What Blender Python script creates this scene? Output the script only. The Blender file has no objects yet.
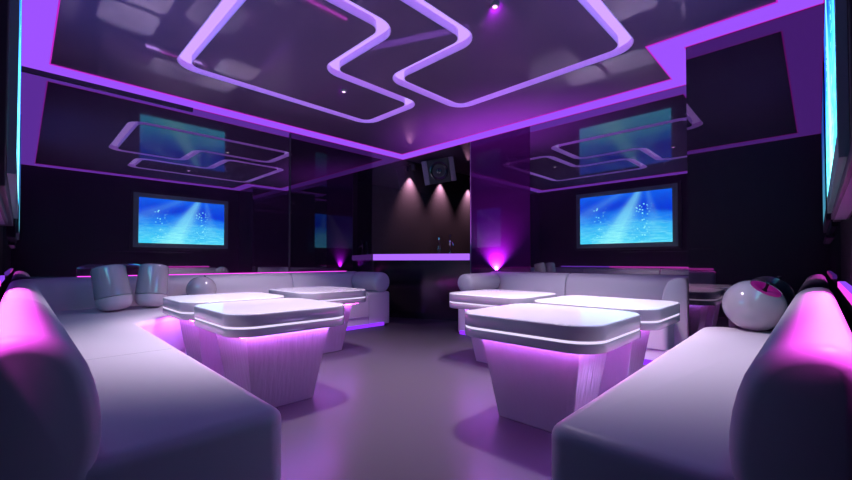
import bpy, bmesh, math, random
from mathutils import Vector, Matrix
random.seed(4)
SC = bpy.context.scene
COL = SC.collection
# ---------------------------------------------------------------- scale: room units -> metres
S = 1.7                      # one room unit in metres; eye level is 0.5 unit above the floor
def V(x, y, z): return Vector((x*S, y*S, (z+0.5)*S))

# ---------------------------------------------------------------- camera
cam_d = bpy.data.cameras.new('camera'); cam = bpy.data.objects.new('camera', cam_d); COL.objects.link(cam)
cam_d.sensor_width = 36.0; cam_d.lens = 398.664/852*36.0
cam_d.shift_y = 13.389/852; cam_d.clip_start = 0.005; cam_d.clip_end = 60
yaw, pit = 0.7765018, 0.0197609
fwd = Vector((math.cos(yaw)*math.cos(pit), math.sin(yaw)*math.cos(pit), math.sin(pit)))
right = Vector((math.sin(yaw), -math.cos(yaw), 0)); up = right.cross(fwd)
cam.matrix_world = Matrix(((right.x, up.x, -fwd.x, 0), (right.y, up.y, -fwd.y, 0), (right.z, up.z, -fwd.z, 0.5*S), (0, 0, 0, 1)))
SC.camera = cam
# ---------------------------------------------------------------- world, exposure
w = bpy.data.worlds.new('world'); SC.world = w; w.use_nodes = True
w.node_tree.nodes['Background'].inputs[0].default_value = (0.02, 0.01, 0.03, 1)
w.node_tree.nodes['Background'].inputs[1].default_value = 0.1
SC.view_settings.view_transform = 'Standard'; SC.view_settings.look = 'None'
SC.view_settings.gamma = 1.0; SC.view_settings.exposure = 0.0; SC.view_settings.use_curve_mapping = False
SC.cycles.sample_clamp_indirect = 4.0; SC.cycles.caustics_reflective = False
# ---------------------------------------------------------------- lamps (room downlights, uplights and added lamps)
def spot(name, loc, target, power, color, angle=90, blend=0.8, radius=0.08):
    l = bpy.data.lights.new(name, 'SPOT'); l.energy = power; l.color = color
    l.spot_size = math.radians(angle); l.spot_blend = blend; l.shadow_soft_size = radius
    o = bpy.data.objects.new(name, l); COL.objects.link(o)
    a, b = V(*loc), V(*target); o.location = a
    o.rotation_euler = (b-a).to_track_quat('-Z', 'Y').to_euler()
    return o
WHITE = (0.93, 0.76, 0.98)
PINK = (1.0, 0.12, 0.85)
DOWN = [(1.28, 0.881), (1.311, 1.96)]                       # two small ceiling downlights
for (x, y), aim, pw in ((DOWN[0], (1.36, 0.74), 450), (DOWN[1], (1.15, 2.10), 300)):
    spot('downlight_lamp', (x, y, 0.975), (*aim, -0.16), pw, WHITE, 80, 1.0, 0.06)
# spot lamps without fixtures, added to brighten the tables
for p, aim, pw, ang in (((0.80, 1.30), (0.70, 1.42), 470, 72), ((0.72, 1.815), (0.68, 1.92), 230, 46), ((1.56, 1.095), (1.80, 1.12), 330, 78), ((1.70, 0.612), (1.66, 0.66), 220, 46)):
    spot('added_table_lamp', (*p, 0.99), (*aim, -0.16), pw, WHITE, ang, 1.0, 0.06)
def area_down(name, loc, aim, lx, ly, power, color, spread):
    l = bpy.data.lights.new(name, 'AREA'); l.shape = 'RECTANGLE'; l.size = lx*S; l.size_y = ly*S
    l.energy = power; l.color = color; l.spread = math.radians(spread)
    o = bpy.data.objects.new(name, l); COL.objects.link(o); a = V(*loc); o.location = a
    z = (a-V(*aim)).normalized(); x = Vector((1, 0, 0)) if lx > ly else Vector((0, 1, 0))
    if lx > ly: y = z.cross(x)
    else: x, y = Vector((0, 1, 0)).cross(z), Vector((0, 1, 0))
    o.matrix_world = Matrix(((x.x, y.x, z.x, a.x), (x.y, y.y, z.y, a.y), (x.z, y.z, z.z, a.z), (0, 0, 0, 1)))
    return o
area_down('added_pink_lamp', (1.07, -0.042, 0.112), (1.07, -0.020, -0.09), 1.0, 0.02, 10, (1.0, 0.085, 0.92), 30)  # pink lamp added to light the right backrest top
area_down('added_pink_lamp', (-0.042, 1.22, 0.112), (-0.020, 1.22, -0.09), 0.02, 1.14, 10, (1.0, 0.085, 0.92), 30)  # pink lamp added to light the left backrest top
spot('uplight_lamp', (2.600, 1.80, -0.075), (2.645, 1.80, 0.16), 420, (0.75, 0.06, 1.0), 108, 1.0, 0.004)
spot('uplight_lamp', (2.609, 1.80, -0.070), (2.640, 1.80, 0.02), 110, (0.28, 0.30, 1.0), 130, 0.8, 0.004)
BARX = [2.71, 3.16, 3.64]
for x in BARX:
    spot('bar_spot_lamp', (x, 2.84, 0.89), (x, 2.885, 0.2), 150, (1.0, 0.62, 0.85), 75, 1.0, 0.01)

# ---------------------------------------------------------------- materials
def new_mat(name):
    m = bpy.data.materials.new(name); m.use_nodes = True
    nt = m.node_tree; nt.nodes.clear()
    out = nt.nodes.new('ShaderNodeOutputMaterial')
    return m, nt, out
def principled(name, color, rough=0.5, metal=0.0, spec=0.5, coat=0.0, bump=None, var=None):
    m, nt, out = new_mat(name)
    b = nt.nodes.new('ShaderNodeBsdfPrincipled'); nt.links.new(b.outputs[0], out.inputs[0])
    b.inputs['Base Color'].default_value = (*color, 1); b.inputs['Roughness'].default_value = rough
    b.inputs['Metallic'].default_value = metal; b.inputs['Specular IOR Level'].default_value = spec
    b.inputs['Coat Weight'].default_value = coat; b.inputs['Coat Roughness'].default_value = 0.05
    if bump or var:
        tc = nt.nodes.new('ShaderNodeTexCoord'); mp = nt.nodes.new('ShaderNodeMapping')
        sc, strength = bump or var
        mp.inputs['Scale'].default_value = sc
        nz = nt.nodes.new('ShaderNodeTexNoise'); nz.inputs['Scale'].default_value = 1.0; nz.inputs['Detail'].default_value = 4
        nt.links.new(tc.outputs['Object'], mp.inputs[0]); nt.links.new(mp.outputs[0], nz.inputs[0])
        if bump:
            bp = nt.nodes.new('ShaderNodeBump'); bp.inputs['Strength'].default_value = strength; bp.inputs['Distance'].default_value = 0.01
            nt.links.new(nz.outputs[0], bp.inputs['Height']); nt.links.new(bp.outputs[0], b.inputs['Normal'])
        else:
            mx = nt.nodes.new('ShaderNodeMix'); mx.data_type = 'RGBA'
            mx.inputs[6].default_value = (*[c*(1-strength) for c in color], 1); mx.inputs[7].default_value = (*[min(1, c*(1+strength)) for c in color], 1)
            nt.links.new(nz.outputs[0], mx.inputs[0]); nt.links.new(mx.outputs[2], b.inputs['Base Color'])
    return m
def emission(name, color, strength=1.0):
    m, nt, out = new_mat(name)
    e = nt.nodes.new('ShaderNodeEmission'); e.inputs[0].default_value = (*color, 1); e.inputs[1].default_value = strength
    nt.links.new(e.outputs[0], out.inputs[0]); return m
def dark_mirror(name, base, tint, fac, rough=0.0):
    """polished black panel: a dark body under an even reflecting coat"""
    m, nt, out = new_mat(name)
    d = nt.nodes.new('ShaderNodeBsdfDiffuse'); d.inputs[0].default_value = (*base, 1)
    g = nt.nodes.new('ShaderNodeBsdfGlossy'); g.inputs['Color'].default_value = (*tint, 1); g.inputs['Roughness'].default_value = rough
    mx = nt.nodes.new('ShaderNodeMixShader'); mx.inputs[0].default_value = fac
    nt.links.new(d.outputs[0], mx.inputs[1]); nt.links.new(g.outputs[0], mx.inputs[2]); nt.links.new(mx.outputs[0], out.inputs[0])
    return m
M = {}
M['wall'] = dark_mirror('black_glass_wall', (0.022, 0.008, 0.026), (0.92, 0.90, 0.95), 0.32)
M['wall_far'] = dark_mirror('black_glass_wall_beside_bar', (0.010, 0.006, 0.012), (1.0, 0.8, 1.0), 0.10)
M['pillar'] = dark_mirror('black_glass_pillar', (0.012, 0.008, 0.014), (1.0, 0.80, 0.95), 0.15)
M['panel'] = dark_mirror('purple_glass_panel', (0.05, 0.006, 0.06), (1.0, 0.4, 0.8), 0.07)
M['ceiling'] = dark_mirror('polished_dark_ceiling', (0.13, 0.073, 0.155), (0.95, 0.85, 1.0), 0.17, 0.03)
M['floor'] = dark_mirror('polished_floor', (0.042, 0.038, 0.044), (0.9, 0.85, 1.0), 0.08, 0.34)
M['matte_black'] = principled('matte_black_paint', (0.012, 0.010, 0.014), 0.6)
M['niche'] = dark_mirror('dark_bar_wall', (0.06, 0.042, 0.050), (1.0, 0.86, 1.0), 0.14)
M['black_wall'] = dark_mirror('matte_front_wall', (0.012, 0.009, 0.013), (1, 1, 1), 0.03, 0.3)
M['strip'] = emission('violet_strip_light', (0.345, 0.085, 1.0), 1.0)
M['strip_edge'] = emission('magenta_strip_edge', (0.62, 0.015, 0.62), 0.9)
M['neon'] = emission('lilac_neon_light', (0.53, 0.30, 1.0), 1.3)
M['trough'] = principled('white_light_trough', (0.85, 0.55, 0.95), 0.35)
M['leather'] = principled('white_leather', (0.53, 0.50, 0.53), 0.42, spec=0.45, bump=((14, 14, 14), 0.06))
M['seam'] = principled('grey_leather_seam', (0.30, 0.28, 0.31), 0.6)
M['gloss'] = principled('lacquer_lit_top', (0.93, 0.90, 0.95), 0.10, spec=0.6, coat=0.4)  # table tops: the light from above is put into this white
M['lacquer'] = principled('lacquer_shaded_side', (0.42, 0.395, 0.42), 0.14, spec=0.6, coat=0.4)  # table sides: same material, shade put into the grey
M['pearl'] = principled('pearl_gloss_plastic', (0.36, 0.335, 0.36), 0.10, spec=0.7, coat=0.6)
M['brushed'] = principled('brushed_white_metal', (0.34, 0.32, 0.345), 0.25, metal=0.2, bump=((38, 38, 0.5), 0.55))
M['groove'] = emission('table_edge_light', (0.80, 0.68, 1.0), 1.1)
M['glow_v'] = emission('violet_table_glow', (0.33, 0.17, 1.0), 80.0)
M['glow_p'] = emission('pink_table_glow', (1.0, 0.06, 0.8), 26.0)
M['led'] = emission('violet_led', (0.26, 0.03, 1.0), 1.3)
M['led_lilac'] = emission('pale_lilac_led', (0.62, 0.36, 1.0), 16.0)
M['led_dim'] = emission('dim_violet_led', (0.26, 0.03, 1.0), 0.25)
M['cove'] = emission('violet_pink_cove_led', (0.80, 0.05, 0.72), 2.2)
M['cove_pink'] = emission('pink_slot_led', (1.0, 0.07, 0.80), 1.2)
M['cove_violet'] = emission('violet_slot_led', (0.30, 0.07, 0.95), 1.0)
M['bar_led'] = emission('violet_bar_led', (0.42, 0.14, 1.0), 1.1)
M['magenta'] = principled('magenta_satin', (0.55, 0.0, 0.20), 0.4)
M['black'] = principled('black_gloss', (0.01, 0.01, 0.012), 0.15)
M['bezel'] = principled('grey_green_bezel', (0.15, 0.27, 0.24), 0.5)
M['grey'] = principled('grey_metal', (0.17, 0.145, 0.18), 0.45, metal=0.2)
M['chrome'] = principled('chrome', (0.85, 0.82, 0.88), 0.08, metal=1.0)
M['plinth'] = principled('dark_plinth', (0.06, 0.05, 0.07), 0.5)
M['lens'] = emission('warm_lamp_lens', (1.0, 0.7, 0.95), 2.0)
M['pink_lens'] = emission('pink_lamp_lens', (1.0, 0.35, 0.95), 3.0)
mg, nt, out = new_mat('clear_glass')
gl = nt.nodes.new('ShaderNodeBsdfPrincipled'); gl.inputs['Base Color'].default_value = (0.9, 0.9, 0.95, 1)
gl.inputs['Transmission Weight'].default_value = 1.0; gl.inputs['Roughness'].default_value = 0.02; gl.inputs['IOR'].default_value = 1.45
nt.links.new(gl.outputs[0], out.inputs[0]); M['glass'] = mg

def screen_material():
    m, nt, out = new_mat('underwater_screen'); N = nt.nodes; L = nt.links
    def math_(op, a, b=None, c=None, clamp=False):
        n = N.new('ShaderNodeMath'); n.operation = op; n.use_clamp = clamp
        for i, v in enumerate((a, b, c)):
            if v is None: continue
            if isinstance(v, (int, float)): n.inputs[i].default_value = v
            else: L.new(v, n.inputs[i])
        return n.outputs[0]
    uv = N.new('ShaderNodeUVMap'); uv.uv_map = 'UVMap'
    sx = N.new('ShaderNodeSeparateXYZ'); L.new(uv.outputs[0], sx.inputs[0]); u, v = sx.outputs[0], sx.outputs[1]
    # base gradient: deep blue above, cyan water bed below
    nz = N.new('ShaderNodeTexNoise'); nz.inputs['Scale'].default_value = 2.2; nz.inputs['Detail'].default_value = 3
    L.new(uv.outputs[0], nz.inputs[0])
    vv = math_('ADD', v, math_('MULTIPLY', math_('SUBTRACT', nz.outputs[0], 0.5), 0.45))
    cr = N.new('ShaderNodeValToRGB'); cr.color_ramp.interpolation = 'EASE'
    e = cr.color_ramp.elements
    e[0].position = 0.0; e[0].color = (0.05, 0.66, 0.95, 1)
    e[1].position = 1.0; e[1].color = (0.006, 0.11, 0.80, 1)
    for p, c in ((0.30, (0.04, 0.50, 0.95)), (0.50, (0.012, 0.22, 0.90)), (0.70, (0.003, 0.045, 0.72))):
        k = e.new(p); k.color = (*c, 1)
    L.new(vv, cr.inputs[0])
    # rays fanning from upper right
    du = math_('SUBTRACT', u, 0.74); dv = math_('SUBTRACT', 1.25, v)
    ang = math_('DIVIDE', du, dv)
    def beam(c, wd):
        t = math_('DIVIDE', math_('SUBTRACT', ang, c), wd)
        return math_('POWER', 2.718, math_('MULTIPLY', math_('MULTIPLY', t, t), -1.0))
    fan = N.new('ShaderNodeTexNoise'); fan.noise_dimensions = '1D'; fan.inputs['Scale'].default_value = 9.0; fan.inputs['Detail'].default_value = 2
    L.new(ang, fan.inputs['W'])
    rays = math_('ADD', math_('MULTIPLY', beam(-0.30, 0.13), 0.95), math_('MULTIPLY', beam(0.10, 0.07), 0.18))
    rays = math_('ADD', rays, math_('MULTIPLY', beam(-1.1, 0.25), 0.22))
    rays = math_('MULTIPLY', rays, math_('ADD', fan.outputs[0], 0.45))
    fall = math_('ADD', math_('MULTIPLY', v, -0.45), 0.90)
    rays = math_('MULTIPLY', rays, fall, clamp=True)
    # rippled sand light
    mp = N.new('ShaderNodeMapping'); mp.inputs['Scale'].default_value = (8, 34, 1); L.new(uv.outputs[0], mp.inputs[0])
    rp = N.new('ShaderNodeTexNoise'); rp.inputs['Scale'].default_value = 1.0; rp.inputs['Detail'].default_value = 3; rp.inputs['Distortion'].default_value = 1.2
    L.new(mp.outputs[0], rp.inputs[0])
    low = math_('SUBTRACT', 1.0, math_('MULTIPLY', v, 1.7), clamp=True)
    rip = math_('MULTIPLY', math_('MULTIPLY', math_('SUBTRACT', rp.outputs[0], 0.45), 2.4), low)
    # two columns of bubbles
    vo = N.new('ShaderNodeTexVoronoi'); vo.inputs['Scale'].default_value = 1.0
    mp2 = N.new('ShaderNodeMapping'); mp2.inputs['Scale'].default_value = (38, 24, 1); L.new(uv.outputs[0], mp2.inputs[0]); L.new(mp2.outputs[0], vo.inputs[0])
    dot = math_('LESS_THAN', vo.outputs['Distance'], 0.33)
    def col(c, wd): 
        t = math_('DIVIDE', math_('SUBTRACT', u, c), wd)
        return math_('POWER', 2.718, math_('MULTIPLY', math_('MULTIPLY', t, t), -1.0))
    sep = N.new('ShaderNodeSeparateColor'); L.new(vo.outputs['Color'], sep.inputs[0])
    pick = math_('GREATER_THAN', sep.outputs[0], 0.45)
    bub = math_('MULTIPLY', math_('MULTIPLY', dot, pick), math_('ADD', col(0.22, 0.06), col(0.70, 0.07)))
    bub = math_('MULTIPLY', math_('MULTIPLY', bub, math_('LESS_THAN', v, 0.78)), 1.0)
    add = math_('ADD', math_('ADD', rays, rip), bub)
    mix = N.new('ShaderNodeMix'); mix.data_type = 'RGBA'; mix.clamp_factor = True
    mix.inputs[7].default_value = (0.30, 1.0, 1.0, 1); L.new(add, mix.inputs[0]); L.new(cr.outputs[0], mix.inputs[6])
    em = N.new('ShaderNodeEmission'); em.inputs[1].default_value = 3.2
    L.new(mix.outputs[2], em.inputs[0]); L.new(em.outputs[0], out.inputs[0])
    return m
M['screen'] = screen_material()

# ---------------------------------------------------------------- building helpers
def obj(name, bm, mat, parent=None, smooth=False, bevel=None):
    me = bpy.data.meshes.new(name); bmesh.ops.recalc_face_normals(bm, faces=bm.faces); bm.to_mesh(me); bm.free()
    me.materials.append(mat)
    o = bpy.data.objects.new(name, me); COL.objects.link(o)
    if smooth:
        for p in me.polygons: p.use_smooth = True
        me.set_sharp_from_angle(angle=math.radians(smooth if smooth is not True else 40))
    if bevel:
        b = o.modifiers.new('bevel', 'BEVEL'); b.width = bevel; b.segments = 3; b.limit_method = 'ANGLE'
        for p in me.polygons: p.use_smooth = True
        me.set_sharp_from_angle(angle=math.radians(50))
    if parent is not None:
        o.parent = parent; o.matrix_parent_inverse = Matrix.Translation(-parent.location)
    return o
def thing(name, label, cat, loc=(0, 0, 0), group=None):
    o = bpy.data.objects.new(name, None); COL.objects.link(o); o.location = V(*loc); o.empty_display_size = 0.1
    o['label'] = label; o['category'] = cat
    if group: o['group'] = group
    return o
def tag(o, label, cat, group=None):
    o['label'] = label; o['category'] = cat
    if group: o['group'] = group
    return o
def structure(name, bm, mat, bevel=None):
    o = obj(name, bm, mat, None, False, bevel); o['kind'] = 'structure'; return o
def box(bm, a, b):
    x0, y0, z0 = a; x1, y1, z1 = b
    vs = [bm.verts.new(V(x, y, z)) for z in (z0, z1) for x, y in ((x0, y0), (x1, y0), (x1, y1), (x0, y1))]
    for f in ((0, 3, 2, 1), (4, 5, 6, 7), (0, 1, 5, 4), (1, 2, 6, 5), (2, 3, 7, 6), (3, 0, 4, 7)):
        bm.faces.new([vs[i] for i in f])
    return bm
def new_box(a, b): return box(bmesh.new(), a, b)
def loft(rings, cap=True, closed=True):
    bm = bmesh.new(); R = []
    for r in rings: R.append([bm.verts.new(V(*p)) for p in r])
    n = len(R[0])
    for a, b in zip(R, R[1:]):
        for i in range(n if closed else n-1):
            j = (i+1) % n
            bm.faces.new((a[i], a[j], b[j], b[i]))
    if cap: bm.faces.new(R[0][::-1]); bm.faces.new(R[-1])
    return bm
def rounded(poly, radii, seg=6):
    """round the corners of a 2D polygon (counter-clockwise or not)"""
    out = []; n = len(poly)
    if not isinstance(radii, (list, tuple)): radii = [radii]*n
    for i in range(n):
        p = Vector(poly[i]); a = Vector(poly[i-1])-p; b = Vector(poly[(i+1) % n])-p; r = radii[i]
        if r <= 0: out.append((p.x, p.y)); continue
        a.normalize(); b.normalize(); ang = a.angle(b); t = r/math.tan(ang/2)
        c = p+(a+b).normalized()*(r/math.sin(ang/2)); s = p+a*t-c; e = p+b*t-c
        a0 = math.atan2(s.y, s.x); a1 = math.atan2(e.y, e.x); d = (a1-a0+math.pi) % (2*math.pi)-math.pi
        for k in range(seg+1):
            q = a0+d*k/seg; out.append((c.x+r*math.cos(q), c.y+r*math.sin(q)))
    return out
def area(poly): return 0.5*sum(p[0]*q[1]-q[0]*p[1] for p, q in zip(poly, poly[1:]+poly[:1]))
def inset(poly, d):
    n = len(poly); s = 1 if area(poly) > 0 else -1; out = []
    for i in range(n):
        p = Vector(poly[i]); a = (p-Vector(poly[i-1])).normalized(); b = (Vector(poly[(i+1) % n])-p).normalized()
        na = Vector((-a.y, a.x))*s; nb = Vector((-b.y, b.x))*s
        m = na+nb; k = max(0.35, 1+na.dot(nb)); out.append(tuple(p+m*(d/k)))
    return out
def prism(poly, z0, z1, rt=0.0, rb=0.0, seg=5, inset_bottom=0.0):
    rings = []
    if rb > 0:
        for k in range(seg+1):
            q = math.pi/2*k/seg; rings.append([(x, y, z0+rb*(1-math.sin(q))) for x, y in inset(poly, rb*(1-math.cos(q)))])
        rings = [[(x, y, z0+rb*(1-math.cos(math.pi/2*k/seg))) for x, y in inset(poly, rb*(1-math.sin(math.pi/2*k/seg)))] for k in range(seg+1)]
    else: rings.append([(x, y, z0) for x, y in (inset(poly, inset_bottom) if inset_bottom else poly)])
    if rt > 0:
        rings += [[(x, y, z1-rt*(1-math.sin(math.pi/2*k/seg))) for x, y in inset(poly, rt*(1-math.cos(math.pi/2*k/seg)))] for k in range(seg+1)]
    else: rings.append([(x, y, z1) for x, y in poly])
    return loft(rings)
def rect(x0, y0, x1, y1): return [(x0, y0), (x1, y0), (x1, y1), (x0, y1)]
def ring_strip(outer, inner, z0, z1):
    """closed flat band between two outlines with the same number of points"""
    bm = bmesh.new(); n = len(outer)
    rows = [[bm.verts.new(V(x, y, z)) for x, y in pl] for pl, z in ((outer, z0), (inner, z0), (inner, z1), (outer, z1))]
    for a in range(4):
        A, B = rows[a], rows[(a+1) % 4]
        for i in range(n):
            j = (i+1) % n; bm.faces.new((A[i], A[j], B[j], B[i]))
    return bm
def lathe(profile, centre, seg=32, axis=Vector((0, 0, 1))):
    """profile: (radius, height) in room units, turned about an axis through centre"""
    rot = Vector((0, 0, 1)).rotation_difference(axis.normalized()).to_matrix(); c = Vector(centre)
    rings = []
    for r, h in profile:
        ring = []
        for k in range(seg):
            q = 2*math.pi*k/seg; ring.append(tuple(c+rot @ Vector((max(r, 1e-4)*math.cos(q), max(r, 1e-4)*math.sin(q), h))))
        rings.append(ring)
    return loft(rings)
def tube(pts, r, seg=10):
    pts = [Vector(p) for p in pts]; rings = []
    rr = r if isinstance(r, (list, tuple)) else [r]*len(pts)
    ref = Vector((0.3, 0.5, 0.8)).normalized()
    for i, p in enumerate(pts):
        d = (pts[min(i+1, len(pts)-1)]-pts[max(i-1, 0)]).normalized(); a = d.cross(ref).normalized(); b = d.cross(a)
        rings.append([tuple(p+(a*math.cos(2*math.pi*k/seg)+b*math.sin(2*math.pi*k/seg))*rr[i]) for k in range(seg)])
    return loft(rings)
def path_offset(path, d):
    """offset an open 2D polyline to its right by d"""
    out = []
    for i, p in enumerate(path):
        p = Vector(p)
        a = (p-Vector(path[i-1])).normalized() if i > 0 else None
        b = (Vector(path[i+1])-p).normalized() if i < len(path)-1 else None
        a = a or b; b = b or a
        na = Vector((a.y, -a.x)); nb = Vector((b.y, -b.x)); out.append(tuple(p+(na+nb)*(d/(1+na.dot(nb)))))
    return out
def arc_path(path, radii, seg=10):
    out = [tuple(path[0])]
    for i in range(1, len(path)-1):
        p = Vector(path[i]); a = (Vector(path[i-1])-p).normalized(); b = (Vector(path[i+1])-p).normalized(); r = radii[i-1]
        ang = a.angle(b); t = r/math.tan(ang/2); c = p+(a+b).normalized()*(r/math.sin(ang/2)); s = p+a*t-c; e = p+b*t-c
        a0 = math.atan2(s.y, s.x); a1 = math.atan2(e.y, e.x); d = (a1-a0+math.pi) % (2*math.pi)-math.pi
        for k in range(seg+1): q = a0+d*k/seg; out.append((c.x+r*math.cos(q), c.y+r*math.sin(q)))
    out.append(tuple(path[-1])); return out
def cut_path(path, s0, s1):
    """the piece of a polyline between two arc lengths"""
    acc = 0; out = []
    for p, q in zip(path, path[1:]):
        p, q = Vector(p), Vector(q); l = (q-p).length
        if acc+l > s0 and acc < s1:
            a = max(0, (s0-acc)/l); b = min(1, (s1-acc)/l)
            if not out: out.append(tuple(p.lerp(q, a)))
            out.append(tuple(p.lerp(q, b)))
        acc += l
    res = [out[0]]
    for p in out[1:]:
        if (Vector(p)-Vector(res[-1])).length > 1e-5: res.append(p)
    return res
def path_len(path): return sum((Vector(q)-Vector(p)).length for p, q in zip(path, path[1:]))
BACK = [(0, -0.47), (0, -0.12), (0.003, -0.102), (0.012, -0.090), (0.028, -0.085), (0.046, -0.086), (0.062, -0.091), (0.077, -0.100), (0.089, -0.113),
        (0.098, -0.130), (0.105, -0.152), (0.110, -0.175), (0.113, -0.20), (0.1135, -0.222), (0.111, -0.245), (0.107, -0.262), (0.106, -0.47)]
def sweep_back(path, dz=0.0, r=0.022, prof=BACK):
    """rounded backrest swept along a path with softly rounded ends"""
    L = path_len(path); rings = []; fr = []
    for k in range(5): fr.append((r*(1-math.cos(math.pi/2*k/4)), r*(1-math.sin(math.pi/2*k/4))))
    mid = []; acc = 0
    for p, q in zip(path, path[1:]):
        acc += (Vector(q)-Vector(p)).length; mid.append(acc)
    st = [(s, i) for s, i in fr]+[(s, 0) for s in mid[:-1] if r*1.2 < s < L-r*1.2]+[(L-s, i) for s, i in fr[::-1]]
    pr = [(d, z+dz) for d, z in prof]
    for s, i in st:
        pp = inset(pr, i) if i > 0 else pr
        # position and direction at s
        acc = 0; j = 0
        for j, (p, q) in enumerate(zip(path, path[1:])):
            l = (Vector(q)-Vector(p)).length
            if acc+l >= s-1e-9 or j == len(path)-2: break
            acc += l
        p, q = Vector(path[j]), Vector(path[j+1]); t = (s-acc)/(q-p).length; c = p.lerp(q, t); d = (q-p).normalized(); nrm = Vector((d.y, -d.x))
        if abs(t-1) < 1e-6 and j < len(path)-2:
            d2 = (Vector(path[j+2])-q).normalized(); n2 = Vector((d2.y, -d2.x)); nrm = (nrm+n2)/(1+nrm.dot(n2))
        rings.append([(c.x+nrm.x*a, c.y+nrm.y*a, z) for a, z in pp])
    return loft(rings)
def ribbon(path, d0, d1, z0, z1):
    """box-section strip along a path between two right-hand offsets"""
    A, B = path_offset(path, d0), path_offset(path, d1)
    return loft([[(a[0], a[1], z0), (b[0], b[1], z0), (b[0], b[1], z1), (a[0], a[1], z1)] for a, b in zip(A, B)])

# ================================================================= THE ROOM
X0, Y0, XB, YA, XP, YJ = -0.062, -0.062, 2.62, 2.89, 2.16, 0.425
NX, NY = 4.30, 2.89                         # the bar niche behind the right wall
structure('floor', new_box((X0-0.1, Y0-0.1, -0.56), (NX+0.1, NY+0.1, -0.5)), M['floor'])
# neon loops in plan (centre lines)
LOOP_L = [(0.56, 1.30), (1.11, 1.30), (1.11, 1.815), (1.75, 1.815), (1.75, 2.31), (0.56, 2.31)]
LOOP_R = [(0.80, 0.61), (1.99, 0.61), (1.99, 1.65), (1.415, 1.65), (1.415, 1.095), (0.80, 1.095)]
NW = 0.034
def loop_band(loop, hw):
    c = rounded(loop, 0.085, 7)
    return inset(c, -hw), inset(c, hw)
def fill_curve(outlines, z, thick):
    """flat plate with holes: 2D curve filled between outlines, turned into a mesh"""
    cu = bpy.data.curves.new('plate', 'CURVE'); cu.dimensions = '2D'; cu.fill_mode = 'BOTH'; cu.extrude = thick/2*S
    for pl in outlines:
        sp = cu.splines.new('POLY'); sp.points.add(len(pl)-1); sp.use_cyclic_u = True
        for p, (x, y) in zip(sp.points, pl): p.co = (x*S, y*S, 0, 1)
    tmp = bpy.data.objects.new('plate', cu); COL.objects.link(tmp)
    dg = bpy.context.evaluated_depsgraph_get(); me = bpy.data.meshes.new_from_object(tmp.evaluated_get(dg))
    bpy.data.objects.remove(tmp); bm = bmesh.new(); bm.from_mesh(me); bpy.data.meshes.remove(me)
    bmesh.ops.translate(bm, verts=bm.verts, vec=(0, 0, (z+0.5)*S)); return bm
CT = 0.045
o1, i1 = loop_band(LOOP_L, NW); o2, i2 = loop_band(LOOP_R, NW)
structure('ceiling', fill_curve([rect(X0-0.1, Y0-0.1, NX+0.1, NY+0.1), o1, i1, o2, i2], 1.0+CT/2, CT), M['ceiling'])
# walls
structure('wall_left', new_box((X0-0.1, YA, -0.5), (1.446, YA+0.08, 1.0)), M['wall'])
structure('wall_left_far', new_box((1.446, YA, -0.5), (2.24, YA+0.08, 1.0)), M['wall_far'])
structure('wall_right', new_box((XB, YJ-0.02, -0.5), (XB+0.06, 1.50, 1.0)), M['wall'])
structure('wall_right_panel', new_box((XB, 1.503, -0.5), (XB+0.06, 2.05, 1.0)), M['panel'])
structure('wall_pillar', new_box((XP, Y0-0.1, -0.5), (XB+0.06, YJ, 1.0)), M['pillar'])
structure('wall_front_left', new_box((X0-0.1, Y0-0.1, -0.5), (X0, YA, 1.0)), M['black_wall'])
structure('wall_front_right', new_box((X0, Y0-0.1, -0.5), (XP, Y0, 1.0)), M['black_wall'])
structure('wall_back', new_box((2.24, NY, -0.5), (NX+0.1, NY+0.08, 1.0)), M['niche'])
structure('wall_back_side', new_box((NX, 1.6, -0.5), (NX+0.1, NY, 1.0)), M['matte_black'])
structure('wall_back_return', new_box((XB+0.06, 1.6, -0.5), (NX, 1.66, 1.0)), M['matte_black'])
structure('trim_1', new_box((1.440, YA-0.004, -0.5), (1.452, YA, 0.985)), M['matte_black'])      # panel joint on the left wall
structure('trim_2', new_box((XB-0.004, 2.05, -0.5), (XB+0.06, 2.056, 1.0)), M['grey'])          # niche edge
structure('trim_3', new_box((X0, YA-0.010, 0.972), (0.773, YA, 1.0)), M['matte_black'])         # dark rail above the left wall panel

# perimeter strip light
SO = [(-0.040, -0.034), (XP-0.002, -0.034), (XP-0.002, YJ), (XB-0.002, YJ), (XB-0.002, YA-0.002), (-0.040, YA-0.002)]
SI = inset(SO, 0.134)
t = thing('perimeter_light_strip', 'wide violet glowing light strip running all round the edge of the dark ceiling', 'light strip', (1.3, 1.4, 0.998))
obj('diffuser', ring_strip(inset(SO, 0.005), inset(SO, 0.129), 0.996, 0.9985), M['strip'], t)
obj('edge_glow', ring_strip(SO, inset(SO, 0.005), 0.9955, 0.9985), M['strip_edge'], t)['label'] = 'magenta outer edge line'
obj('edge_glow', ring_strip(inset(SO, 0.129), SI, 0.9955, 0.9985), M['strip_edge'], t)['label'] = 'magenta inner edge line'
# neon loops
for loop, lab in ((LOOP_L, 'lilac neon loop recessed in the ceiling above the left tables, L-shaped with rounded corners'),
                  (LOOP_R, 'lilac neon loop recessed in the ceiling above the right tables, L-shaped with rounded corners')):
    t = thing('ceiling_neon_loop', lab, 'neon light', (loop[2][0], loop[2][1], 1.03), 'recessed neon loops')
    oo, ii = loop_band(loop, NW-0.0005); o_, i_ = loop_band(loop, NW-0.0035)
    obj('diffuser', ring_strip(o_, i_, 1.036, 1.042), M['neon'], t)
    obj('trough', ring_strip(oo, o_, 1.0005, 1.044), M['trough'], t)['label'] = 'outer pinkish side wall of the recess'
    obj('trough', ring_strip(i_, ii, 1.0005, 1.044), M['trough'], t)['label'] = 'inner pinkish side wall of the recess'

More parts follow.
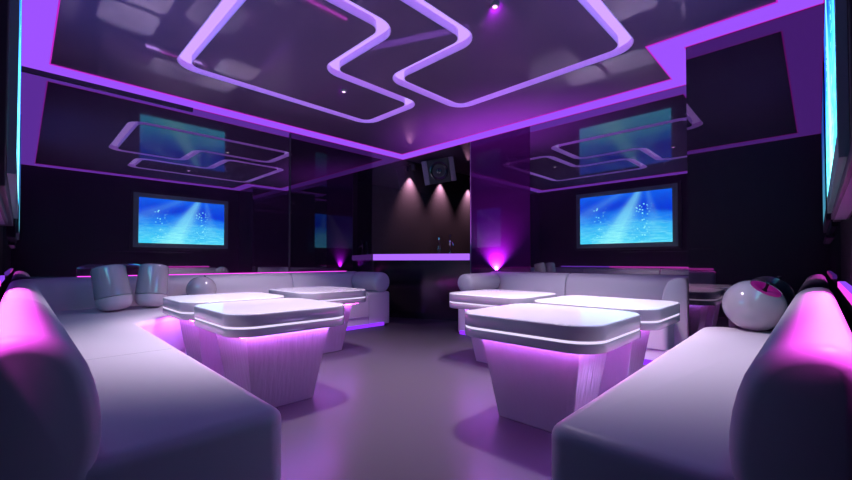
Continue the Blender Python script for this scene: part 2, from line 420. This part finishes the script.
# ================================================================= SOFAS
def led_strip(path, d0, d1, z0, z1, parent, lab, mat='led'):
    o = obj('light_strip', ribbon(path, d0, d1, z0, z1), M[mat], parent); o['label'] = lab; return o
def arm_roll(a, b, r, parent):
    a, b = Vector(a), Vector(b); d = (b-a).normalized(); L = (b-a).length
    prof = [(r*0.55, 0), (r*0.86, 0.004), (r*0.97, 0.014), (r, 0.03), (r, L-0.03), (r*0.97, L-0.014), (r*0.86, L-0.004), (r*0.55, L)]
    return obj('arm_roll', lathe(prof, a, 32, d), M['leather'], parent, smooth=50)
# --- left sectional along the front-left and left walls
W1 = -0.036
P1 = arc_path([(W1, 0.645), (W1, YA-0.03), (2.02, YA-0.03)], [0.26], 14)
t = thing('corner_sofa', 'white leather corner sofa along the left wall, its rolled arm near the bar', 'sofa', (0.15, 2.2, -0.5))
L1 = path_len(P1); s_a = L1-(2.02-1.41)
cuts = [0.0, 0.66, 1.55, s_a, L1]
for a, b in zip(cuts, cuts[1:]):
    obj('backrest', sweep_back(cut_path(P1, a+0.0015, b-0.0015), r=0.020 if a == 0 else 0.008), M['leather'], t, smooth=60)
SZ = -0.25
def seat(name, poly, parent, rt=0.022, z0=-0.42): return obj(name, prism(poly, z0, SZ, rt, 0.006, 6), M['leather'], parent, smooth=50)
XS = 0.326
seat('seat_cushion', rounded([(0.06, 0.648), (XS-0.003, 0.648), (XS+0.014, 1.985), (0.92, 2.418), (1.845, 2.418), (1.845, 2.80), (0.06, 2.80)], [0, 0.030, 0.05, 0.05, 0, 0, 0.15], 6), t)
def seam(a, b): return obj('seam', tube([(*a, SZ-0.0012), (*b, SZ-0.0012)], 0.0018, 8), M['seam'], t, smooth=True)
seam((0.12, 1.325), (XS-0.018, 1.325)); seam((1.41, 2.44), (1.41, 2.74))
FP = [(XS-0.012, 0.675), (XS+0.004, 1.985), (0.92, 2.425), (1.845, 2.425)]
obj('plinth', prism([(W1, 0.675)]+FP[:4]+[(1.845, 2.84), (W1, 2.84)], -0.5, -0.415), M['leather'], t)
led_strip(FP[0:3], 0.0008, 0.012, -0.497, -0.472, t, 'violet strip low along the seat front near the camera', 'led_dim')
led_strip([(1.0, 2.425), (1.99, 2.425)], 0.0008, 0.014, -0.497, -0.472, t, 'bright violet strip at the foot of the rolled arm')
obj('armrest', prism(rounded(rect(1.848, 2.428, 2.066, 2.86), [0.012, 0.02, 0, 0], 4), -0.488, -0.236, 0.02, 0.004), M['leather'], t, smooth=50)
arm_roll((1.985, 2.418, -0.165), (1.985, 2.745, -0.163), 0.078, t)
led_strip([(0.22, YA-0.016), (1.95, YA-0.016)], -0.008, 0.008, -0.099, -0.082, t, 'pink glowing strip between backrest and left wall', 'cove')
led_strip([(-0.052, 0.67), (-0.052, 2.55)], -0.008, 0.006, -0.079, -0.062, t, 'violet strip in the slot behind the backrest', 'cove_violet')
led_strip([(-0.052, 0.67), (-0.052, 1.9)], 0.0065, 0.009, -0.080, -0.063, t, 'pink side of the violet strip', 'cove_pink')
# --- right front sofa along the front-right wall
t = thing('straight_sofa', 'white leather sofa in the right foreground with a pink glow on its backrest', 'sofa', (1.2, 0.1, -0.5))
obj('backrest', sweep_back([(1.86, -0.036), (0.568, -0.036)], r=0.020), M['leather'], t, smooth=60)
seat('seat_cushion', rounded([(0.571, 0.055), (1.90, 0.055), (1.90, 0.325), (0.571, 0.304)], [0, 0.03, 0.085, 0.030], 8), t)
obj('plinth', prism([(0.60, -0.036), (1.84, -0.036), (1.84, 0.30), (0.60, 0.285)], -0.5, -0.415), M['leather'], t)
led_strip([(1.83, 0.300), (0.98, 0.293)], -0.012, -0.0008, -0.497, -0.472, t, 'pale lilac strip low along the seat front', 'led_lilac')
led_strip([(1.78, -0.052), (0.595, -0.052)], -0.008, 0.006, -0.079, -0.062, t, 'violet strip in the slot behind the backrest', 'cove_violet')
led_strip([(1.78, -0.052), (0.595, -0.052)], 0.0065, 0.009, -0.080, -0.063, t, 'pink side of the violet strip', 'cove_pink')
# --- sofa along the right wall with a return against the pillar
t = thing('corner_sofa', 'white leather sofa under the right wall, behind the right tables', 'sofa', (2.4, 1.1, -0.5))
P3 = arc_path([(2.585, 1.80), (2.585, 0.44), (2.22, 0.44)], [0.13], 10)
L3 = path_len(P3)
for a, b in ((0, 0.63), (0.63, L3)):
    obj('backrest', sweep_back(cut_path(P3, a+0.0015, b-0.0015), dz=0.006, r=0.010), M['leather'], t, smooth=60)
seat('seat_cushion', rounded([(2.115, 0.50), (2.50, 0.50), (2.50, 1.655), (2.115, 1.655)], [0.03, 0, 0, 0], 4), t)
seam((2.135, 1.17), (2.45, 1.17))
obj('plinth', prism(rect(2.122, 0.50, 2.56, 1.655), -0.5, -0.415), M['leather'], t)
led_strip([(2.122, 0.52), (2.122, 1.75)], -0.014, -0.0008, -0.497, -0.472, t, 'violet strip at the foot of the sofa front')
obj('armrest', prism(rounded(rect(2.124, 1.658, 2.56, 1.785), [0.012, 0, 0, 0.02], 4), -0.488, -0.215, 0.02, 0.004), M['leather'], t, smooth=50)
arm_roll((2.105, 1.712, -0.150), (2.46, 1.712, -0.146), 0.064, t)
o = obj('light_strip', new_box((2.592, 0.56, -0.104), (2.612, 1.76, -0.091)), M['cove'], t); o['label'] = 'violet pink glowing strip between backrest and wall'

# ================================================================= TABLES
TZ = -0.16
def table(slab, base, label):
    cx, cy = (slab[0]+slab[2])/2, (slab[1]+slab[3])/2
    t = thing('cocktail_table', label, 'table', (cx, cy, -0.5), 'white lacquer cocktail tables')
    pl = rounded(rect(*slab), 0.085, 8)
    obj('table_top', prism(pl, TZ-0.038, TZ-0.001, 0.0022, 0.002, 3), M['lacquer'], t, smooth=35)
    obj('lit_top_sheet', prism(inset(pl, 0.003), TZ-0.0009, TZ+0.0006, 0.0008, 0.0, 2), M['gloss'], t)['label'] = 'thin top sheet, its white carrying the light from above'
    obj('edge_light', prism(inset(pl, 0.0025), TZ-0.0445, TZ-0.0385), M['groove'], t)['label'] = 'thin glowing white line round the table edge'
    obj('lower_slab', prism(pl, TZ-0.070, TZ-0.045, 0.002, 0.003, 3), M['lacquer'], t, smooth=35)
    b = rect(*base)
    bm = loft([[(x, y, -0.5) for x, y in inset(b, 0.042)], [(x, y, TZ-0.0705) for x, y in b]])
    obj('pedestal', bm, M['brushed'], t, bevel=0.006)
    obj('light_strip', ring_strip(inset(b, -0.011), inset(b, -0.004), TZ-0.077, TZ-0.0705), M['glow_v'], t)['label'] = 'violet glow strip under the table top'
    obj('light_strip', ring_strip(inset(b, -0.022), inset(b, -0.015), TZ-0.077, TZ-0.0705), M['glow_p'], t)['label'] = 'pink glow strip under the table top'
    return t
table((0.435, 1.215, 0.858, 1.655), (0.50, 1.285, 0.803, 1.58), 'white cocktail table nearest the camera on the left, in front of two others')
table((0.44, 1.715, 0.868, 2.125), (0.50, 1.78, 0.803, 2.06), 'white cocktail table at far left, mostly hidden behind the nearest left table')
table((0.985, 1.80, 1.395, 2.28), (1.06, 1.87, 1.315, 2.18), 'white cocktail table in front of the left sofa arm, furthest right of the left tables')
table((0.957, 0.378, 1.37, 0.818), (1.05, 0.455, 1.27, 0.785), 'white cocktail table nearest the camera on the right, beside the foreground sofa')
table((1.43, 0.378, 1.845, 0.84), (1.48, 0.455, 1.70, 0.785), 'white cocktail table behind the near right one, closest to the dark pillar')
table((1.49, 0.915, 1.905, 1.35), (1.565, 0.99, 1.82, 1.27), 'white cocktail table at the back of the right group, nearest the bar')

# ================================================================= TELEVISIONS
def tv(axis, a0, a1, z0, z1, face, wall, label):
    """axis 'x': on the front-right wall facing +y; axis 'y': on the front-left wall facing +x"""
    def pt(a, d, z): return (a, d, z) if axis == 'x' else (d, a, z)
    def bx(a, b): 
        p, q = pt(*a), pt(*b); return new_box(tuple(min(i, j) for i, j in zip(p, q)), tuple(max(i, j) for i, j in zip(p, q)))
    mid = (a0+a1)/2
    t = thing('television', label, 'television', pt(mid, wall, z0), 'wall televisions showing an underwater scene')
    bw = 0.052
    obj('housing', bx((a0-bw-0.03, wall+0.003, z0-bw-0.03), (a1+bw+0.03, face-0.014, z1+bw+0.03)), M['matte_black'], t, bevel=0.004)
    bm = bmesh.new()
    for A, B in (((a0-bw, z0-bw), (a1+bw, z0)), ((a0-bw, z1), (a1+bw, z1+bw)), ((a0-bw, z0), (a0, z1)), ((a1, z0), (a1+bw, z1))):
        p, q = pt(A[0], face-0.013, A[1]), pt(B[0], face-0.0003, B[1])
        box(bm, tuple(min(i, j) for i, j in zip(p, q)), tuple(max(i, j) for i, j in zip(p, q)))
    obj('bezel', bm, M['bezel'], t)['label'] = 'grey green bezel'
    bm = bmesh.new(); uvl = bm.loops.layers.uv.new('UVMap')
    lo, hi = (a0, a1) if axis == 'x' else (a1, a0)
    cs = [(lo, z0, 0, 0), (hi, z0, 1, 0), (hi, z1, 1, 1), (lo, z1, 0, 1)]
    vf = [bm.verts.new(V(*pt(a, face, z))) for a, z, _, _ in cs]; vb = [bm.verts.new(V(*pt(a, face-0.010, z))) for a, z, _, _ in cs]
    fs = [bm.faces.new(vf), bm.faces.new(vb[::-1])]+[bm.faces.new((vf[i], vb[i], vb[(i+1) % 4], vf[(i+1) % 4])) for i in range(4)]
    for f in fs:
        for l in f.loops:
            i = (vf.index(l.vert) if l.vert in vf else vb.index(l.vert)); l[uvl].uv = cs[i][2:]
    obj('screen', bm, M['screen'], t)['label'] = 'blue underwater picture with light rays and bubbles'
tv('x', 0.99, 1.955, 0.222, 0.775, -0.0265, Y0, 'television seen edge-on at the right border, showing a blue underwater picture')
tv('y', 1.185, 2.262, 0.225, 0.843, -0.0078, X0, 'television seen edge-on at the left border, showing a blue underwater picture')

for a, b, lab in (((0.58, Y0, 0.114), (1.56, -0.028, 0.130), 'added slim black light bar on the wall under the television at the right border'),
                  ((X0, 0.66, 0.114), (-0.028, 1.78, 0.130), 'added slim black light bar on the wall under the television at the left border')):
    t = thing('added_light_bar', lab, 'added light', ((a[0]+b[0])/2, (a[1]+b[1])/2, a[2]), 'added light bars')  # bars added as housings for the pink backrest lamps
    obj('housing', new_box(a, b), M['matte_black'], t, bevel=0.003)
    sh = 0.006
    obj('lens', new_box((a[0]+sh, a[1]+sh, 0.1125), (b[0]-sh, b[1]-sh, 0.1138)), M['grey'], t)
# ================================================================= BAR
BA, BB = Vector((2.245, 2.878)), Vector((2.612, 2.058))
bd = (BB-BA).normalized(); bn = Vector((-bd.y, bd.x))           # bn points away from the room
if bn.x < 0: bn = -bn
def bar_box(s0, s1, n0, n1, z0, z1):
    c = [BA+bd*s+bn*n for s, n in ((s0, n0), (s1, n0), (s1, n1), (s0, n1))]
    return loft([[(p.x, p.y, z) for p in c] for z in (z0, z1)])
BL = (BB-BA).length
t = thing('bar_counter', 'black bar counter with a violet glowing front edge in the far corner', 'bar', (2.45, 2.5, -0.5))
def bar_prism(n0, far, z0, z1):
    a = BA+bn*n0; b = BB+bn*n0
    pl = [tuple(a), tuple(b), (2.69, 2.10), (2.69, 2.878), (2.60, 2.878)] if far else None
    return loft([[(x, y, z) for x, y in pl] for z in (z0, z1)])
obj('counter_body', bar_prism(0.018, True, -0.5, 0.008), M['black'], t)
obj('counter_top', bar_prism(0.004, True, 0.0085, 0.0645), M['black'], t)
obj('light_strip', bar_box(0.001, BL-0.001, -0.006, 0.0035, 0.009, 0.064), M['bar_led'], t)['label'] = 'violet glowing front edge'
# beer tap, bottle and glass standing on the bar
tp = (2.60, 2.262)
t = thing('bar_tap', 'chrome beer tap with ball top standing on the bar counter', 'tap', (tp[0], tp[1], 0.062))
obj('base', lathe([(0.016, 0.0), (0.016, 0.004), (0.010, 0.008)], (*tp, 0.0650), 20), M['chrome'], t, smooth=True)
obj('column', lathe([(0.0075, 0.007), (0.0065, 0.07), (0.009, 0.092), (0.012, 0.102), (0.009, 0.112), (0.005, 0.116)], (*tp, 0.0650), 20), M['chrome'], t, smooth=True)
obj('spout', tube([(tp[0]-0.004, tp[1]-0.004, 0.162), (tp[0]-0.008, tp[1]-0.03, 0.164), (tp[0]-0.012, tp[1]-0.044, 0.152), (tp[0]-0.012, tp[1]-0.046, 0.136)], 0.0055), M['chrome'], t, smooth=True)
obj('handle', lathe([(0.004, 0.0), (0.004, 0.022), (0.008, 0.032), (0.0095, 0.042), (0.006, 0.053), (0.001, 0.056)], (*tp, 0.178), 18), M['black'], t, smooth=True)
bp = (2.575, 2.37)
t = thing('bottle', 'clear slender bottle standing left of the chrome tap on the bar', 'bottle', (*bp, 0.062))
obj('body', lathe([(0.012, 0), (0.0135, 0.003), (0.0135, 0.07), (0.010, 0.088), (0.0055, 0.10), (0.005, 0.128)], (*bp, 0.0650), 20), M['glass'], t, smooth=True)
obj('cap', lathe([(0.006, 0), (0.006, 0.013), (0.004, 0.015)], (*bp, 0.191), 16), M['chrome'], t, smooth=True)

# loudspeaker hung above the bar
c0 = Vector((2.826, 2.60, 0.872))
t = thing('loudspeaker', 'black loudspeaker with grey side panels hanging tilted over the bar', 'loudspeaker', tuple(c0))
vd = Vector((-0.70, -0.66, -0.22)).normalized(); rx = Vector((vd.y, -vd.x, 0)).normalized()*-1; ux = rx.cross(vd).normalized()
if ux.z < 0: ux = -ux
roll = math.radians(9); rx, ux = rx*math.cos(roll)+ux*math.sin(roll), ux*math.cos(roll)-rx*math.sin(roll)
if rx.dot(Vector((0.7, -0.7, 0))) < 0: rx = -rx
def obox(a, b):
    bm = bmesh.new(); vs = []
    for z in (a[2], b[2]):
        for x, y in ((a[0], a[1]), (b[0], a[1]), (b[0], b[1]), (a[0], b[1])):
            vs.append(bm.verts.new(V(*(c0+rx*x+ux*y+vd*z))))
    for f in ((0, 3, 2, 1), (4, 5, 6, 7), (0, 1, 5, 4), (1, 2, 6, 5), (2, 3, 7, 6), (3, 0, 4, 7)): bm.faces.new([vs[i] for i in f])
    return bm
obj('cabinet', obox((-0.105, -0.115, -0.16), (0.105, 0.115, 0.0)), M['matte_black'], t, bevel=0.006)
for s in (-1, 1):
    x0, x1 = sorted((s*0.107, s*0.155))
    obj('side_panel', obox((x0, -0.115, -0.16), (x1, 0.115, 0.012)), M['grey'], t, bevel=0.006)['label'] = 'grey side panel'
wf = lathe([(0.088, -0.002), (0.090, 0.008), (0.080, 0.010), (0.062, -0.0005), (0.03, -0.001)], tuple(c0), 36, vd)
wo = obj('woofer', wf, M['black'], t, smooth=30)
obj('dust_cap', lathe([(0.029, -0.0005), (0.026, 0.006), (0.015, 0.009), (0.001, 0.010)], tuple(c0), 24, vd), M['black'], wo, smooth=30)
tp_ = c0+ux*0.10-vd*0.08
obj('bracket', tube([tuple(tp_), (tp_.x, tp_.y, 0.999)], 0.012), M['matte_black'], t)

# bar spotlights, ceiling downlights, wall uplight
for x, pos in zip(BARX, ('leftmost, beside the hanging loudspeaker', 'middle one, below the hanging loudspeaker', 'rightmost, beside the purple wall panel')):
    t = thing('bar_spotlight', 'small spotlight on the dark bar wall, '+pos, 'spotlight', (x, 2.86, 0.90), 'spotlights behind the bar')
    obj('housing', lathe([(0.020, 0.0), (0.022, 0.006), (0.022, 0.05), (0.010, 0.056)], (x, 2.84, 0.90), 20), M['matte_black'], t, smooth=True)
    obj('bracket', tube([(x, 2.84, 0.95), (x, 2.855, 0.965), (x, NY, 0.965)], 0.006), M['matte_black'], t)
for (x, y), pos in zip(DOWN, ('beside the right neon loop, glowing pink', 'inside the left neon loop')):
    t = thing('ceiling_downlight', 'small round recessed ceiling downlight '+pos, 'downlight', (x, y, 0.99), 'recessed ceiling downlights')
    obj('rim', lathe([(0.010, 0.0), (0.016, 0.0), (0.018, 0.004), (0.018, 0.010), (0.010, 0.010)], (x, y, 0.989), 24), M['grey'], t, smooth=True)
    obj('lens', lathe([(0.0095, 0.002), (0.0095, 0.006)], (x, y, 0.985), 20), M['pink_lens'] if pos.startswith('beside') else M['lens'], t)
t = thing('wall_uplight', 'small violet uplight glowing against the purple wall panel behind the sofa', 'uplight', (2.60, 1.80, -0.09))
obj('housing', lathe([(0.006, 0.0), (0.014, 0.004), (0.018, 0.022), (0.015, 0.022), (0.012, 0.014)], (2.597, 1.80, -0.106), 20), M['grey'], t, smooth=True)
obj('bracket', new_box((2.610, 1.79, -0.104), (2.6195, 1.81, -0.088)), M['grey'], t)

# ================================================================= ORNAMENTS ON THE SEATS
def apple(c, r, axis, label, seatz):
    c = Vector(c); ax = Vector(axis).normalized()
    t = thing('apple_ornament', label, 'ornament', (c.x, c.y, seatz), 'apple shaped ornaments on the seats')
    open_a = math.radians(31); prof = []
    for k in range(25):
        q = math.pi-(math.pi-open_a)*k/24; rr = r*math.sin(q)
        hh = r*0.97*math.cos(q)
        prof.append((rr, hh))
    rim = prof[-1]; prof += [(rim[0]*0.97, rim[1]-0.004), (rim[0]*0.95, rim[1]-0.014)]
    obj('body', lathe(prof, c, 40, ax), M['pearl'], t, smooth=40)
    obj('inset', lathe([(rim[0]*0.965, rim[1]-0.010), (rim[0]*0.955, rim[1]-0.001), (rim[0]*0.6, rim[1]-0.001), (rim[0]*0.2, rim[1]-0.008), (0.001, rim[1]-0.012)], c, 40, ax), M['magenta'], t, smooth=40)['label'] = 'magenta hollow top'
    side = ax.cross(Vector((0, 0, 1))); side = side.normalized() if side.length > 1e-3 else Vector((1, 0, 0))
    pts = [c+ax*(rim[1]-0.012)+(ax*k+side*(k*k*6))*1.0 for k in (0.0, 0.008, 0.016, 0.026, 0.036)]
    obj('stem', tube([tuple(p) for p in pts], [0.010, 0.006, 0.0045, 0.0045, 0.006]), M['black'], t, smooth=True)['label'] = 'thin black stem'
apple((1.865, 0.168, SZ+0.090), 0.0935, (-0.30, -0.46, 0.80), 'white glossy apple shaped ornament with magenta top on the right foreground sofa', SZ)
apple((0.765, 2.64, SZ+0.080), 0.082, (0.25, 0.42, 0.85), 'pale apple shaped ornament half hidden behind the left tables', SZ)

def bolster(base, top, r, label):
    base, top = Vector(base), Vector(top); ax = (top-base).normalized(); L = (top-base).length
    t = thing('bolster_cushion', label, 'cushion', tuple(base), 'upright bolster cushions')
    sp = L*0.30
    low = [(r*0.15, 0.0), (r*0.55, 0.004), (r*0.82, 0.016), (r*0.95, 0.034), (r*0.995, sp-0.003)]
    upp = [(r*1.0, sp), (r*1.005, sp+0.003), (r*0.97, L*0.7), (r*0.94, L-0.016), (r*0.90, L-0.006), (r*0.80, L-0.001), (r*0.3, L)]
    obj('lower_cap', lathe(low, base, 36, ax), M['leather'], t, smooth=50)['label'] = 'rounded grey lower end'
    obj('body', lathe(upp, base, 36, ax), M['pearl'], t, smooth=50)
bolster((0.340, 2.50, SZ+0.004), (0.309, 2.545, -0.028), 0.076, 'white bolster cushion standing on the corner seat, left of the two')
bolster((0.490, 2.55, SZ+0.004), (0.515, 2.585, -0.022), 0.073, 'white bolster cushion standing on the corner seat, right of the two')
